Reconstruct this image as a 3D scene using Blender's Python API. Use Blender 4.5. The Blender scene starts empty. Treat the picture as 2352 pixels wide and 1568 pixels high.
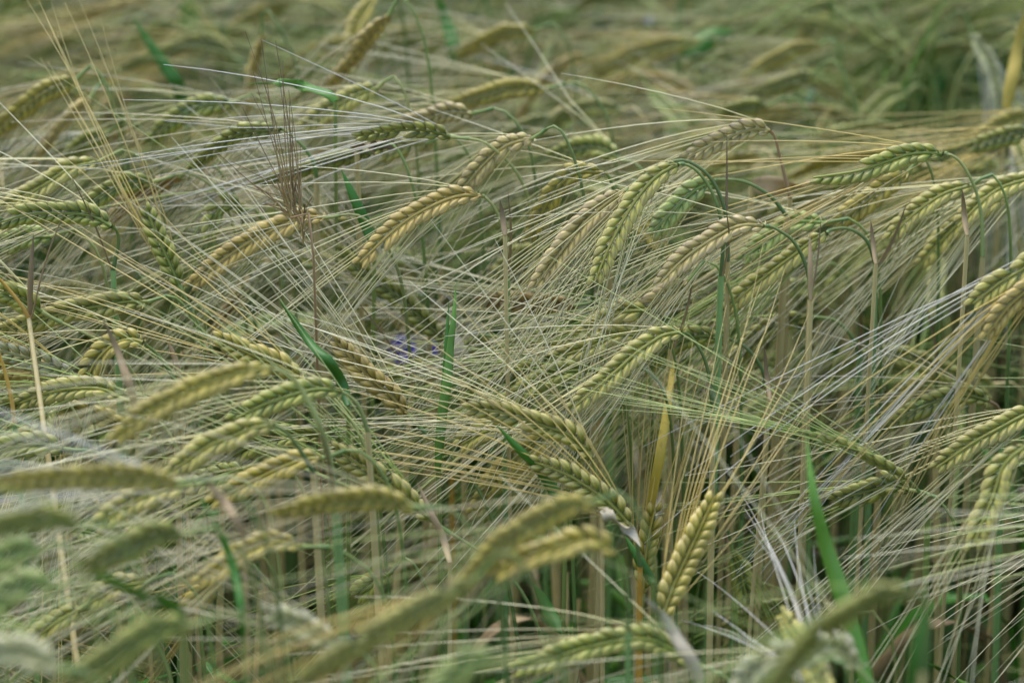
import bpy, math, random
import numpy as np
from mathutils import Vector, Matrix

SC = bpy.context.scene
COL = SC.collection
random.seed(11)
R = random.Random(5)

# ------------------------------------------------------------------ camera
PITCH = math.radians(24.8)
CZ = 1.39
FOCAL = 100.0
cam_d = bpy.data.cameras.new("camera")
cam_d.lens = FOCAL
cam_d.sensor_width = 36.0
cam_d.clip_start = 0.05
cam_d.clip_end = 500
cam_d.dof.use_dof = True
cam_d.dof.focus_distance = 1.41
cam_d.dof.aperture_fstop = 5.6
cam_d.dof.aperture_blades = 9
cam = bpy.data.objects.new("camera", cam_d)
COL.objects.link(cam)
cam.location = (0, 0, CZ)
cam.rotation_euler = (math.pi / 2 - PITCH, 0, 0)
SC.camera = cam
CAM = np.array([0, 0, CZ])
FWD = np.array([0, math.cos(PITCH), -math.sin(PITCH)])
RGT = np.array([1.0, 0, 0])
UPV = np.array([0, math.sin(PITCH), math.cos(PITCH)])
FW, FH = 2352.0, 1568.0


def at(u, v, d):
    sx = (u / FW - 0.5) * 36.0 / FOCAL
    sy = (0.5 - v / FH) * 24.0 / FOCAL
    return CAM + d * (FWD + sx * RGT + sy * UPV)


def proj(P):
    q = np.asarray(P) - CAM
    d = q @ FWD
    return ((q @ RGT) / d * FOCAL / 36 + 0.5) * FW, (0.5 - (q @ UPV) / d * FOCAL / 24) * FH, d


# ------------------------------------------------------------------ sky and sun (soft, overcast)
SUN_EL, SUN_AZ = math.radians(68), math.radians(-35)     # azimuth from +Y towards +X
w = bpy.data.worlds.new("World")
SC.world = w
w.use_nodes = True
nt = w.node_tree
sky = nt.nodes.new("ShaderNodeTexSky")
sky.sky_type = 'NISHITA'
sky.sun_disc = False
sky.sun_elevation = SUN_EL
sky.sun_rotation = SUN_AZ
sky.dust_density = 2.0
sky.air_density = 1.3
sky.ozone_density = 1.2
bg = nt.nodes["Background"]
nt.links.new(sky.outputs[0], bg.inputs[0])
bg.inputs[1].default_value = 0.15
sun_d = bpy.data.lights.new("sun", 'SUN')
sun_d.energy = 1.1
sun_d.angle = math.radians(50)
sun_d.color = (1.0, 0.99, 0.98)
sun = bpy.data.objects.new("sun", sun_d)
COL.objects.link(sun)
sdir = Vector((math.sin(SUN_AZ) * math.cos(SUN_EL), math.cos(SUN_AZ) * math.cos(SUN_EL), math.sin(SUN_EL)))
sun.rotation_euler = sdir.to_track_quat('Z', 'Y').to_euler()
sun.location = (0, 0, 5)
SC.view_settings.view_transform = 'Standard'
SC.view_settings.look = 'None'
SC.view_settings.gamma = 1
SC.view_settings.exposure = 1.08


# ------------------------------------------------------------------ materials
def new_mat(name):
    m = bpy.data.materials.new(name)
    m.use_nodes = True
    n = m.node_tree.nodes
    return m, m.node_tree, n["Principled BSDF"]


def N(t, kind, **kw):
    x = t.nodes.new(kind)
    for k, v in kw.items():
        setattr(x, k, v)
    return x


def attr(t, name):
    return N(t, "ShaderNodeAttribute", attribute_name=name)


def mixc(t, fac, a, b, blend='MIX'):
    x = N(t, "ShaderNodeMix", data_type='RGBA', blend_type=blend)
    for sock, val in ((0, fac), (6, a), (7, b)):
        if hasattr(val, "is_linked") or hasattr(val, "links"):
            t.links.new(val, x.inputs[sock])
        else:
            x.inputs[sock].default_value = val if sock == 0 else (*val, 1) if len(val) == 3 else val
    return x.outputs[2]


def ramp(t, src, stops):
    r = N(t, "ShaderNodeValToRGB")
    cr = r.color_ramp
    while len(cr.elements) < len(stops):
        cr.elements.new(0.5)
    for e, (p, c) in zip(cr.elements, stops):
        e.position = p
        e.color = (*c, 1)
    t.links.new(src, r.inputs[0])
    return r.outputs[0]


def hsv_jit(t, col, src, amt=0.25):
    """value variation from a 0..1 attribute"""
    mr = N(t, "ShaderNodeMapRange")
    mr.inputs[3].default_value = 1 - amt
    mr.inputs[4].default_value = 1 + amt
    t.links.new(src, mr.inputs[0])
    h = N(t, "ShaderNodeHueSaturation")
    t.links.new(mr.outputs[0], h.inputs[2])
    t.links.new(col, h.inputs[4])
    return h.outputs[0]


def trans(t, bsdf, col, w_, m):
    """thin plant tissue lets some light through"""
    tr = N(t, "ShaderNodeBsdfTranslucent")
    t.links.new(col, tr.inputs[0])
    mx = N(t, "ShaderNodeMixShader")
    mx.inputs[0].default_value = w_
    t.links.new(bsdf.outputs[0], mx.inputs[1])
    t.links.new(tr.outputs[0], mx.inputs[2])
    t.links.new(mx.outputs[0], t.nodes["Material Output"].inputs[0])


def ear_mat(name, base, mid, tip):
    m, t, b = new_mat(name)
    a = attr(t, "t")
    r = attr(t, "rnd")
    s = attr(t, "st")
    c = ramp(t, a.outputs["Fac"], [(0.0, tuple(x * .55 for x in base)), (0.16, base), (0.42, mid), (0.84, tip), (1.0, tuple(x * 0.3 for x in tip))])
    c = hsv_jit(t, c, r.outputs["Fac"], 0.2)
    # nerves along the husk and fine dark flecks
    st = mixc(t, 0.34, c, s.outputs["Color"], 'MULTIPLY')
    no = N(t, "ShaderNodeTexNoise")
    no.inputs["Scale"].default_value = 420
    no.inputs["Detail"].default_value = 3
    gm = N(t, "ShaderNodeNewGeometry")
    t.links.new(gm.outputs["Position"], no.inputs["Vector"])
    fl = ramp(t, no.outputs[0], [(0.27, (0.5, 0.45, 0.36)), (0.36, (1, 1, 1)), (1, (1, 1, 1))])
    c2 = mixc(t, 0.8, st, fl, 'MULTIPLY')
    t.links.new(c2, b.inputs["Base Color"])
    b.inputs["Roughness"].default_value = 0.36
    b.inputs["Specular IOR Level"].default_value = 0.55
    b.inputs["Sheen Weight"].default_value = 0.15
    b.inputs["Sheen Roughness"].default_value = 0.4
    bu = N(t, "ShaderNodeBump")
    bu.inputs["Strength"].default_value = 0.25
    bu.inputs["Distance"].default_value = 0.0006
    t.links.new(s.outputs["Fac"], bu.inputs["Height"])
    t.links.new(bu.outputs[0], b.inputs["Normal"])
    return m


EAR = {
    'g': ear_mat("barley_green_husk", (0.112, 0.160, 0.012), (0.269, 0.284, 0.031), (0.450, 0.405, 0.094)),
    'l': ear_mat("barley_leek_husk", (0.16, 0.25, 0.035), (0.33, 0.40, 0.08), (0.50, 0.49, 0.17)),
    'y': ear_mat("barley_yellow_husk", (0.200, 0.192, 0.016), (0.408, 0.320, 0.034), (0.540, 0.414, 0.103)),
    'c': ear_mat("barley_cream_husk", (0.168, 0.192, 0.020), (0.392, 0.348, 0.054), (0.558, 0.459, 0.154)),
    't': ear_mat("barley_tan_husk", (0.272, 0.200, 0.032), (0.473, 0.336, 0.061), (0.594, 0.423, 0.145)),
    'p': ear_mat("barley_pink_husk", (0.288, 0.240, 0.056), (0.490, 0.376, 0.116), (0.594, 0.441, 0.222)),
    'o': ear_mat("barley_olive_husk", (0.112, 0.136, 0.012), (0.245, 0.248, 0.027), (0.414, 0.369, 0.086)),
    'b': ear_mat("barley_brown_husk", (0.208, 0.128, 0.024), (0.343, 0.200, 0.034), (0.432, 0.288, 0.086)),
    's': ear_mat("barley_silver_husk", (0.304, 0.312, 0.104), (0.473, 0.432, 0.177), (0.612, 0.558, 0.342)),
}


def awn_mat(name, a0, a1):
    m, t, b = new_mat(name)
    a = attr(t, "t")
    r = attr(t, "rnd")
    c = ramp(t, a.outputs["Fac"], [(0, a0), (0.35, tuple((x + y) / 2 for x, y in zip(a0, a1))), (1, a1)])
    c = hsv_jit(t, c, r.outputs["Fac"], 0.28)
    t.links.new(c, b.inputs["Base Color"])
    b.inputs["Roughness"].default_value = 0.38
    b.inputs["Specular IOR Level"].default_value = 0.6
    trans(t, b, c, 0.12, m)
    return m


AWN = {
    'w': awn_mat("awn_pale", (0.57, 0.50, 0.19), (0.76, 0.70, 0.48)),
    'g': awn_mat("awn_green", (0.28, 0.38, 0.06), (0.54, 0.56, 0.22)),
    'y': awn_mat("awn_golden", (0.58, 0.42, 0.09), (0.66, 0.51, 0.20)),
    't': awn_mat("awn_tan", (0.50, 0.41, 0.19), (0.60, 0.53, 0.36)),
    's': awn_mat("awn_silver", (0.60, 0.56, 0.42), (0.70, 0.67, 0.60)),
}


def stalk_mat(name, c0, c1, rough=0.45, tl=0.0, scale=60):
    m, t, b = new_mat(name)
    a = attr(t, "t")
    r = attr(t, "rnd")
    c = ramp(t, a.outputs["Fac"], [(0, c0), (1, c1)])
    no = N(t, "ShaderNodeTexNoise")
    mp = N(t, "ShaderNodeMapping")
    mp.inputs["Scale"].default_value = (6, 6, 1)
    gm = N(t, "ShaderNodeNewGeometry")
    t.links.new(gm.outputs["Position"], mp.inputs[0])
    t.links.new(mp.outputs[0], no.inputs["Vector"])
    no.inputs["Scale"].default_value = scale
    no.inputs["Detail"].default_value = 4
    f = ramp(t, no.outputs[0], [(0.3, (0.72, 0.68, 0.6)), (0.42, (1, 1, 1)), (1, (1.0, 1.0, 1.0))])
    c = mixc(t, 0.7, c, f, 'MULTIPLY')
    c = hsv_jit(t, c, r.outputs["Fac"], 0.22)
    t.links.new(c, b.inputs["Base Color"])
    b.inputs["Roughness"].default_value = rough
    if tl:
        trans(t, b, c, tl, m)
    return m


STEM = {
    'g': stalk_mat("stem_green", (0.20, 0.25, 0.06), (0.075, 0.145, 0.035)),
    'l': stalk_mat("stem_light_green", (0.32, 0.32, 0.10), (0.17, 0.22, 0.06)),
    'y': stalk_mat("stem_orange", (0.60, 0.34, 0.05), (0.56, 0.33, 0.08)),
    's': stalk_mat("stem_straw", (0.54, 0.42, 0.18), (0.38, 0.31, 0.13)),  # foot end darkened: dirty lower straw, plus gap shade put into the colour
    'b': stalk_mat("sheath_blue_green", (0.21, 0.34, 0.11), (0.08, 0.23, 0.055)),  # darker green at the foot end, depth shade put into the colour
    'k': stalk_mat("stem_brown", (0.30, 0.18, 0.08), (0.24, 0.15, 0.07)),
}
LEAF = {
    'g': stalk_mat("leaf_green", (0.045, 0.165, 0.014), (0.08, 0.25, 0.022), 0.4, 0.25, 90),
    'e': stalk_mat("leaf_emerald", (0.10, 0.25, 0.025), (0.16, 0.33, 0.045), 0.4, 0.3, 90),
    'u': stalk_mat("leaf_blue_green", (0.06, 0.18, 0.08), (0.09, 0.24, 0.11), 0.4, 0.2, 90),
    'y': stalk_mat("leaf_yellow", (0.58, 0.44, 0.06), (0.60, 0.45, 0.08), 0.5, 0.25, 70),
    'k': stalk_mat("leaf_brown", (0.34, 0.24, 0.11), (0.17, 0.115, 0.05), 0.6, 0.1, 70),
    'w': stalk_mat("leaf_bleached", (0.48, 0.41, 0.26), (0.52, 0.46, 0.33), 0.45, 0.2, 70),
    't': stalk_mat("leaf_tan", (0.52, 0.37, 0.19), (0.50, 0.34, 0.18), 0.5, 0.2, 70),
}
BROME = stalk_mat("dry_grass_brown", (0.36, 0.25, 0.07), (0.12, 0.07, 0.035), 0.5)
PETAL = stalk_mat("cornflower_blue", (0.05, 0.04, 0.36), (0.08, 0.06, 0.58), 0.6, 0.3, 120)
soil, t_, b_ = new_mat("soil")
n_ = N(t_, "ShaderNodeTexNoise")
n_.inputs["Scale"].default_value = 18
n_.inputs["Detail"].default_value = 8
t_.links.new(ramp(t_, n_.outputs[0], [(0.3, (0.035, 0.028, 0.018)), (0.7, (0.10, 0.075, 0.045))]), b_.inputs["Base Color"])
b_.inputs["Roughness"].default_value = 0.95


# ------------------------------------------------------------------ mesh building
class MB:
    """collects tubes, kernels and blades into ONE mesh with t / rnd / st point attributes"""

    def __init__(s):
        s.v, s.f, s.t, s.r, s.s, s.n = [], [], [], [], [], 0

    def add(s, v, f, t, r, st=None):
        v = np.asarray(v, float)
        s.v.append(v)
        s.f.append(np.asarray(f, np.int64) + s.n)
        s.t.append(np.asarray(t, float))
        s.r.append(np.full(len(v), r) if np.isscalar(r) else r)
        s.s.append(np.ones(len(v)) if st is None else st)
        s.n += len(v)

    def arrays(s):
        return np.concatenate(s.v), np.concatenate(s.f), np.concatenate(s.t), np.concatenate(s.r), np.concatenate(s.s)

    def build(s, name, mat, parent=None, origin=None):
        v, f, t, r, st = s.arrays()
        if origin is not None:
            v = v - origin
        return raw_mesh(name, mat, v, f, t, r, st, parent)


def raw_mesh(name, mat, v, f, t, r, st, parent=None):
    me = bpy.data.meshes.new(name)
    me.vertices.add(len(v))
    me.vertices.foreach_set("co", v.astype(np.float32).ravel())
    nf = len(f)
    me.loops.add(nf * 4)
    me.loops.foreach_set("vertex_index", f.astype(np.int32).ravel())
    me.polygons.add(nf)
    me.polygons.foreach_set("loop_start", (np.arange(nf) * 4).astype(np.int32))
    me.polygons.foreach_set("loop_total", np.full(nf, 4, np.int32))
    me.polygons.foreach_set("use_smooth", np.ones(nf, bool))
    for nm, arr in (("t", t), ("rnd", r), ("st", st)):
        at_ = me.attributes.new(nm, 'FLOAT', 'POINT')
        at_.data.foreach_set("value", arr.astype(np.float32))
    me.update(calc_edges=True)
    mats = mat if isinstance(mat, (list, tuple)) else [mat]
    for m in mats:
        me.materials.append(m)
    o = bpy.data.objects.new(name, me)
    COL.objects.link(o)
    if parent is not None:
        o.parent = parent
    return o


def nrm(v):
    v = np.asarray(v, float)
    return v / max(np.linalg.norm(v), 1e-9)


def spline(pts, n):
    """Catmull-Rom through pts, resampled evenly to n points"""
    p = [np.asarray(q, float) for q in pts]
    if len(p) == 2:
        return np.array([p[0] + (p[1] - p[0]) * k / (n - 1) for k in range(n)])
    p = [2 * p[0] - p[1]] + p + [2 * p[-1] - p[-2]]
    out = []
    for i in range(1, len(p) - 2):
        a, b, c, d = p[i - 1:i + 3]
        for u in np.linspace(0, 1, 12, endpoint=False):
            out.append(0.5 * (2 * b + (c - a) * u + (2 * a - 5 * b + 4 * c - d) * u * u + (3 * b - a - 3 * c + d) * u ** 3))
    out.append(p[-2])
    out = np.array(out)
    L = np.concatenate([[0], np.cumsum(np.linalg.norm(np.diff(out, axis=0), axis=1))])
    q = np.linspace(0, L[-1], n)
    return np.stack([np.interp(q, L, out[:, k]) for k in range(3)], 1)


def tube(mb, P, rad, sides=6, r=0.5, t0=0.0, t1=1.0):
    P = np.asarray(P)
    n = len(P)
    rad = np.full(n, rad) if np.isscalar(rad) else np.asarray(rad)
    T = np.gradient(P, axis=0)
    T /= np.maximum(np.linalg.norm(T, axis=1, keepdims=True), 1e-9)
    ref = np.array([0.31, 0.87, 0.38])
    A = np.cross(T, ref)
    A /= np.maximum(np.linalg.norm(A, axis=1, keepdims=True), 1e-9)
    B = np.cross(T, A)
    an = np.arange(sides) * 2 * math.pi / sides
    v = (P[:, None, :] + rad[:, None, None] * (np.cos(an)[None, :, None] * A[:, None, :] + np.sin(an)[None, :, None] * B[:, None, :])).reshape(-1, 3)
    i = np.arange(n - 1)[:, None] * sides
    j = np.arange(sides)[None, :]
    k = (j + 1) % sides
    f = np.stack([i + j, i + k, i + sides + k, i + sides + j], -1).reshape(-1, 4)
    mb.add(v, f, np.repeat(np.linspace(t0, t1, n), sides), r)


_KT = {}


def kernel_template(sides, rings):
    key = (sides, rings)
    if key not in _KT:
        u = np.linspace(0, 1, rings)
        prof = np.interp(u, [0, .1, .25, .4, .52, .68, .82, .92, 1.0], [.14, .36, .70, .94, 1.0, .84, .54, .26, .04])
        an = np.arange(sides) * 2 * math.pi / sides
        x = prof[:, None] * np.cos(an)[None]
        y = prof[:, None] * np.sin(an)[None]
        z = np.repeat(u[:, None], sides, 1)
        i = np.arange(rings - 1)[:, None] * sides
        j = np.arange(sides)[None]
        k = (j + 1) % sides
        f = np.stack([i + j, i + k, i + sides + k, i + sides + j], -1).reshape(-1, 4)
        st = np.repeat((np.arange(sides) % 2)[None], rings, 0).astype(float).ravel()
        _KT[key] = (x.ravel(), y.ravel(), z.ravel(), f, st)
    return _KT[key]


def kernel(mb, base, axis, wdir, length, width, thick, rnd, sides=8, rings=7, bow=0.0):
    x, y, z, f, st = kernel_template(sides, rings)
    K = nrm(axis)
    W = nrm(wdir - np.dot(wdir, K) * K)
    D = np.cross(K, W)
    v = base + (x * width * .5)[:, None] * W + (y * thick * .5)[:, None] * D + (z * length)[:, None] * K
    v += (bow * (z * (1 - z)) * 4 * length)[:, None] * W
    mb.add(v, f, z, rnd, st)


def ear_geometry(ear, awns, P, roll, rng, scale=1.0, hi=True, awn_len=0.125, spread=1.0, awn_dir=None, awn_on=1.0, gr=1.0, away=0.0, bare=0):
    """P: curve of the rachis from the neck to the tip. Two rows of kernels, each with an awn; thin side scales."""
    L = np.linalg.norm(np.diff(P, axis=0), axis=1).sum()
    n = max(6, int(round(L / (0.0051 * scale)))) * 2
    C = spline(list(P[:: max(1, len(P) // 8)]) + [P[-1]], n + 1) if len(P) > 12 else spline(P, n + 1)
    T = np.gradient(C, axis=0)
    T /= np.linalg.norm(T, axis=1, keepdims=True)
    mid = C[n // 2]
    V = nrm(CAM - mid)
    tube(ear, C, np.linspace(0.0011, 0.0006, len(C)) * scale, 5, 0.4, 0.2, 0.4)
    sides, rings = (10, 8) if hi else (5, 5)
    ea, es = rng.uniform(-4, 3), rng.uniform(.93, 1.07)
    if hi:
        for k in range(6):                              # small barren spikelets and hairs at the neck
            kernel(ear, P[0] + (P[1] - P[0]) * rng.uniform(-.6, .6), nrm(T[0] * .8 + rng_vec(rng) * .5), rng_vec(rng), rng.uniform(.003, .006), .0012, .0010, rng.random(), 5, 4)
    tip_t = T[-1]
    for i in range(n):
        u = i / (n - 1)
        t = T[i]
        B = nrm(np.cross(t, V))
        Nn = np.cross(B, t)
        tw = roll + (u - .5) * 0.35
        Bq = math.cos(tw) * B + math.sin(tw) * Nn
        Nq = -math.sin(tw) * B + math.cos(tw) * Nn
        s = 1 if i % 2 else -1
        size = scale * np.interp(u, [0, .06, .2, .7, 1], [.62, .84, 1, .96, .66]) * rng.uniform(.91, 1.07) * es
        if (bare and s > 0 and u > bare) or (hi and rng.random() < .012):
            continue
        ang = math.radians(np.interp(u, [0, .15, .8, 1], [18, 26, 25, 10]) + ea + rng.uniform(-3, 3))
        tilt = rng.uniform(-.07, .07)
        K = nrm(math.cos(ang) * t + math.sin(ang) * s * Bq + tilt * Nq)
        base = C[i] + Bq * s * 0.0011 * scale
        kl = 0.0106 * size
        rk = rng.random()
        kernel(ear, base, K, s * Bq, kl, 0.0047 * size * gr, 0.0044 * size * gr, rk, sides, rings, 0.05)
        if rng.random() > awn_on:
            continue
        # awn: leaves the kernel tip, swings back towards the ear's own direction, nearly straight
        tip = base + K * kl * .97
        inner = np.dot(T[min(n - 1, i + 6)] - t, s * Bq) > 0
        lead = T[min(n - 1, i + (13 if inner else 1))]
        if awn_dir is not None:
            lead = nrm(lead * .55 + awn_dir * .75)
        out = math.radians(rng.uniform(3, 8) + 8 * (1 - u) ** 1.5) * spread
        off = rng.gauss(0, .04) * spread
        lead = nrm(lead + away * FWD)
        A1 = nrm(math.cos(out) * lead + math.sin(out) * s * Bq + off * Nq)
        al = awn_len * rng.uniform(.78, 1.16) * np.interp(u, [0, .3, 1], [.9, 1.05, 1])
        A0 = nrm(K * .7 + A1 * .5)
        bendv = np.array([rng.gauss(0, .04), rng.gauss(0, .04), rng.gauss(-.05, .04)]) * al
        ns = 7 if hi else 4
        q = np.linspace(0, 1, ns)
        pts = tip + (q * al)[:, None] * A1 + ((1 - np.exp(-q * 9)) * 0.006)[:, None] * (A0 - A1) + (q ** 2)[:, None] * bendv
        if hi and rng.random() < .06:
            kk = nrm(rng_vec(rng)) * al * .05
            pts += (np.maximum(0, q - rng.uniform(.3, .7)))[:, None] * kk * 4
        tube(awns, pts, np.interp(q, [0, .5, 1], [0.00036, 0.00028, 0.00011]), 3, rng.random())


def rng_vec(rng):
    return np.array([rng.gauss(0, 1), rng.gauss(0, 1), rng.gauss(0, 1)])


def blade(mb, P, width, rng, side=None, fold=0.25, sharp=True, r=None, base_w=None):
    """a leaf blade: V-folded ribbon that narrows to a point, with a midrib"""
    P = np.asarray(P)
    n = len(P)
    T = np.gradient(P, axis=0)
    T /= np.maximum(np.linalg.norm(T, axis=1, keepdims=True), 1e-9)
    if side is None:
        side = nrm(np.array([rng.gauss(0, 1), rng.gauss(0, 1), 0.1]))
    u = np.linspace(0, 1, n)
    b0 = .75 if base_w is None else base_w
    wv = width * .5 * np.interp(u, [0, .15, .45, .8, 1], [b0, .95, 1, .55, .02])
    S = side[None] - (T @ side)[:, None] * T
    S /= np.maximum(np.linalg.norm(S, axis=1, keepdims=True), 1e-9)
    Nn = np.cross(T, S)
    ph = rng.uniform(0, 6)
    wob = (np.sin(u * 7 + ph) * .12 * wv)[:, None] * Nn
    th = 0.00016
    cols = []
    for k, (a, h) in enumerate(((-1, fold), (-.5, fold * .35), (0, 0), (.5, fold * .35), (1, fold))):
        cols.append(P + (a * wv)[:, None] * S + (abs(h) * wv)[:, None] * Nn + wob * a)
    top = np.stack(cols, 1)
    bot = top - Nn[:, None, :] * th
    allv = np.concatenate([top, bot[:, ::-1]], 1)         # closed thin section of ten points
    m = allv.shape[1]
    i = np.arange(n - 1)[:, None] * m
    j = np.arange(m)[None]
    k = (j + 1) % m
    f = np.stack([i + j, i + k, i + m + k, i + m + j], -1).reshape(-1, 4)
    mb.add(allv.reshape(-1, 3), f, np.repeat(u, m), rng.random() if r is None else r)


# ------------------------------------------------------------------ the setting
def structure(name, v, f, mat):
    n = len(v)
    o = raw_mesh(name, mat, np.array(v, float), np.array(f), np.zeros(n), np.zeros(n), np.ones(n))
    o['kind'] = 'structure'
    return o


gx = np.concatenate([[-200, -40, -10], np.linspace(-4, 4, 60), [10, 40, 200]])
gy = np.concatenate([[-200, -40, -10], np.linspace(-2, 8, 70), [20, 60, 250]])
GX, GY = np.meshgrid(gx, gy)
gr_ = np.random.default_rng(3)
GZ = np.where((abs(GX) <= 4) & (GY > -2.1) & (GY < 8.1), gr_.normal(0, .008, GX.shape), 0) - .005
nxg = len(gx)
ii = (np.arange(len(gy) - 1)[:, None] * nxg + np.arange(nxg - 1)[None]).ravel()
structure("ground", np.stack([GX, GY, GZ], -1).reshape(-1, 3), np.stack([ii, ii + 1, ii + nxg + 1, ii + nxg], -1), soil)


# ------------------------------------------------------------------ one barley stalk
def down_path(P0, D, rng, reach=None, drop=None):
    """the nodding neck: leaves the ear base along D, arches over and drops"""
    D = nrm(D)
    hx = np.array([D[0], D[1], 0.0])
    reach = rng.uniform(.018, .042) if reach is None else reach
    drop = rng.uniform(.09, .16) if drop is None else drop
    if D[2] < -0.55:                                   # ear stands up: the stem just carries on down
        Q = P0 + D * drop * .6 + np.array([0, 0, -drop * .5])
        return [P0, P0 + D * drop * .4, Q]
    A = P0 + D * reach * .55 + np.array([0, 0, .002])
    B = P0 + nrm(hx + 1e-6) * reach + np.array([0, 0, min(0, D[2]) * .02 - .028])
    Q = B + nrm(hx + 1e-6) * .006 + np.array([0, 0, -(drop - .03)])
    return [P0, A, B, Q]


def new_thing(name, label, cat, loc, group=None):
    o = bpy.data.objects.new(name, None)
    COL.objects.link(o)
    o.empty_display_size = .02
    o.location = loc
    o['label'] = label
    o['category'] = cat
    if group:
        o['group'] = group
    return o


def stalk(label, group, ear_pts, stem_pts, tone, roll, rng, awn='w', scale=1.0, hi=True, stem='g', sheath='s',
          leaf='k', leaf_p=.5, awn_len=.125, spread=1.0, awn_dir=None, foot=None, sheath_from=None, gr=1.0, low_leaf=.35, leaf_obj=None, srad=1.0, awn_on=.85, away=.14, bare=0):
    P = spline(ear_pts, 24)
    if stem_pts is None:
        stem_pts = down_path(P[0], P[0] - P[2], rng)
    else:
        stem_pts = [P[0]] + list(stem_pts)
    Q = stem_pts[-1]
    if foot is None:
        foot = np.array([Q[0] + rng.gauss(0, .012), Q[1] + rng.gauss(0.0, .012), 0.0])
    root = new_thing("barley_stalk", label, "barley", tuple(foot), group)
    e, a = MB(), MB()
    ear_geometry(e, a, P, roll, rng, scale, hi, awn_len, spread, awn_dir, awn_on, gr, away, bare)
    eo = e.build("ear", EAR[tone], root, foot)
    a.build("awns", AWN[awn], eo, foot)
    ped = spline(stem_pts, 26 if hi else 14)
    s = MB()
    tube(s, ped, np.linspace(.00065, .00115, len(ped)) * srad, 7 if hi else 5, rng.random())
    if hi:                                              # knobbly collar under the ear
        tube(s, ped[:3], np.array([.0013, .0009, .0011]), 6, .9)
    s.build("stem", STEM[stem], root, foot)
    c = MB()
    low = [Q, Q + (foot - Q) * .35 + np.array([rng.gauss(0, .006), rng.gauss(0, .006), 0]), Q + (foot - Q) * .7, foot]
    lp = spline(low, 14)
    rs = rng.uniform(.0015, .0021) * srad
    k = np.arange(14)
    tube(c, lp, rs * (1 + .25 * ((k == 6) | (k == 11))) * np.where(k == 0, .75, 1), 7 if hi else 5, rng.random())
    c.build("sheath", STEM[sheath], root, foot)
    if leaf_obj is not None:
        leaf_obj(root, foot)
    if rng.random() < leaf_p:                           # the withered flag leaf that stands at the sheath mouth
        m = MB()
        ln = rng.uniform(.03, .07)
        d = nrm(np.array([rng.gauss(0, .25), rng.gauss(0, .25), 1]))
        bp = spline([Q + np.array([0, 0, -.004]), Q + d * ln * .5 + np.array([.001, 0, 0]), Q + d * ln + rng_vec(rng) * .003], 9)
        blade(m, bp, rng.uniform(.0014, .0026), rng, fold=.8)
        m.build("leaf", LEAF[leaf], root, foot)
    if rng.random() < low_leaf:
        m = MB()
        z = lp[rng.choice((3, 4, 5, 6))]
        d = np.array([rng.gauss(0, 1), rng.gauss(0, 1), 0])
        d = nrm(d)
        ln = rng.uniform(.08, .16)
        bp = spline([z, z + d * ln * .3 + np.array([0, 0, ln * .45]), z + d * ln * .6 + np.array([0, 0, ln * rng.uniform(-.1, .5)]), z + d * ln * .7 + np.array([0, 0, -ln * rng.uniform(.1, .7)])], 14)
        blade(m, bp, rng.uniform(.004, .009), rng)
        m.build("leaf", LEAF[rng.choice('ggttwk')], root, foot)
    return root

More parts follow.
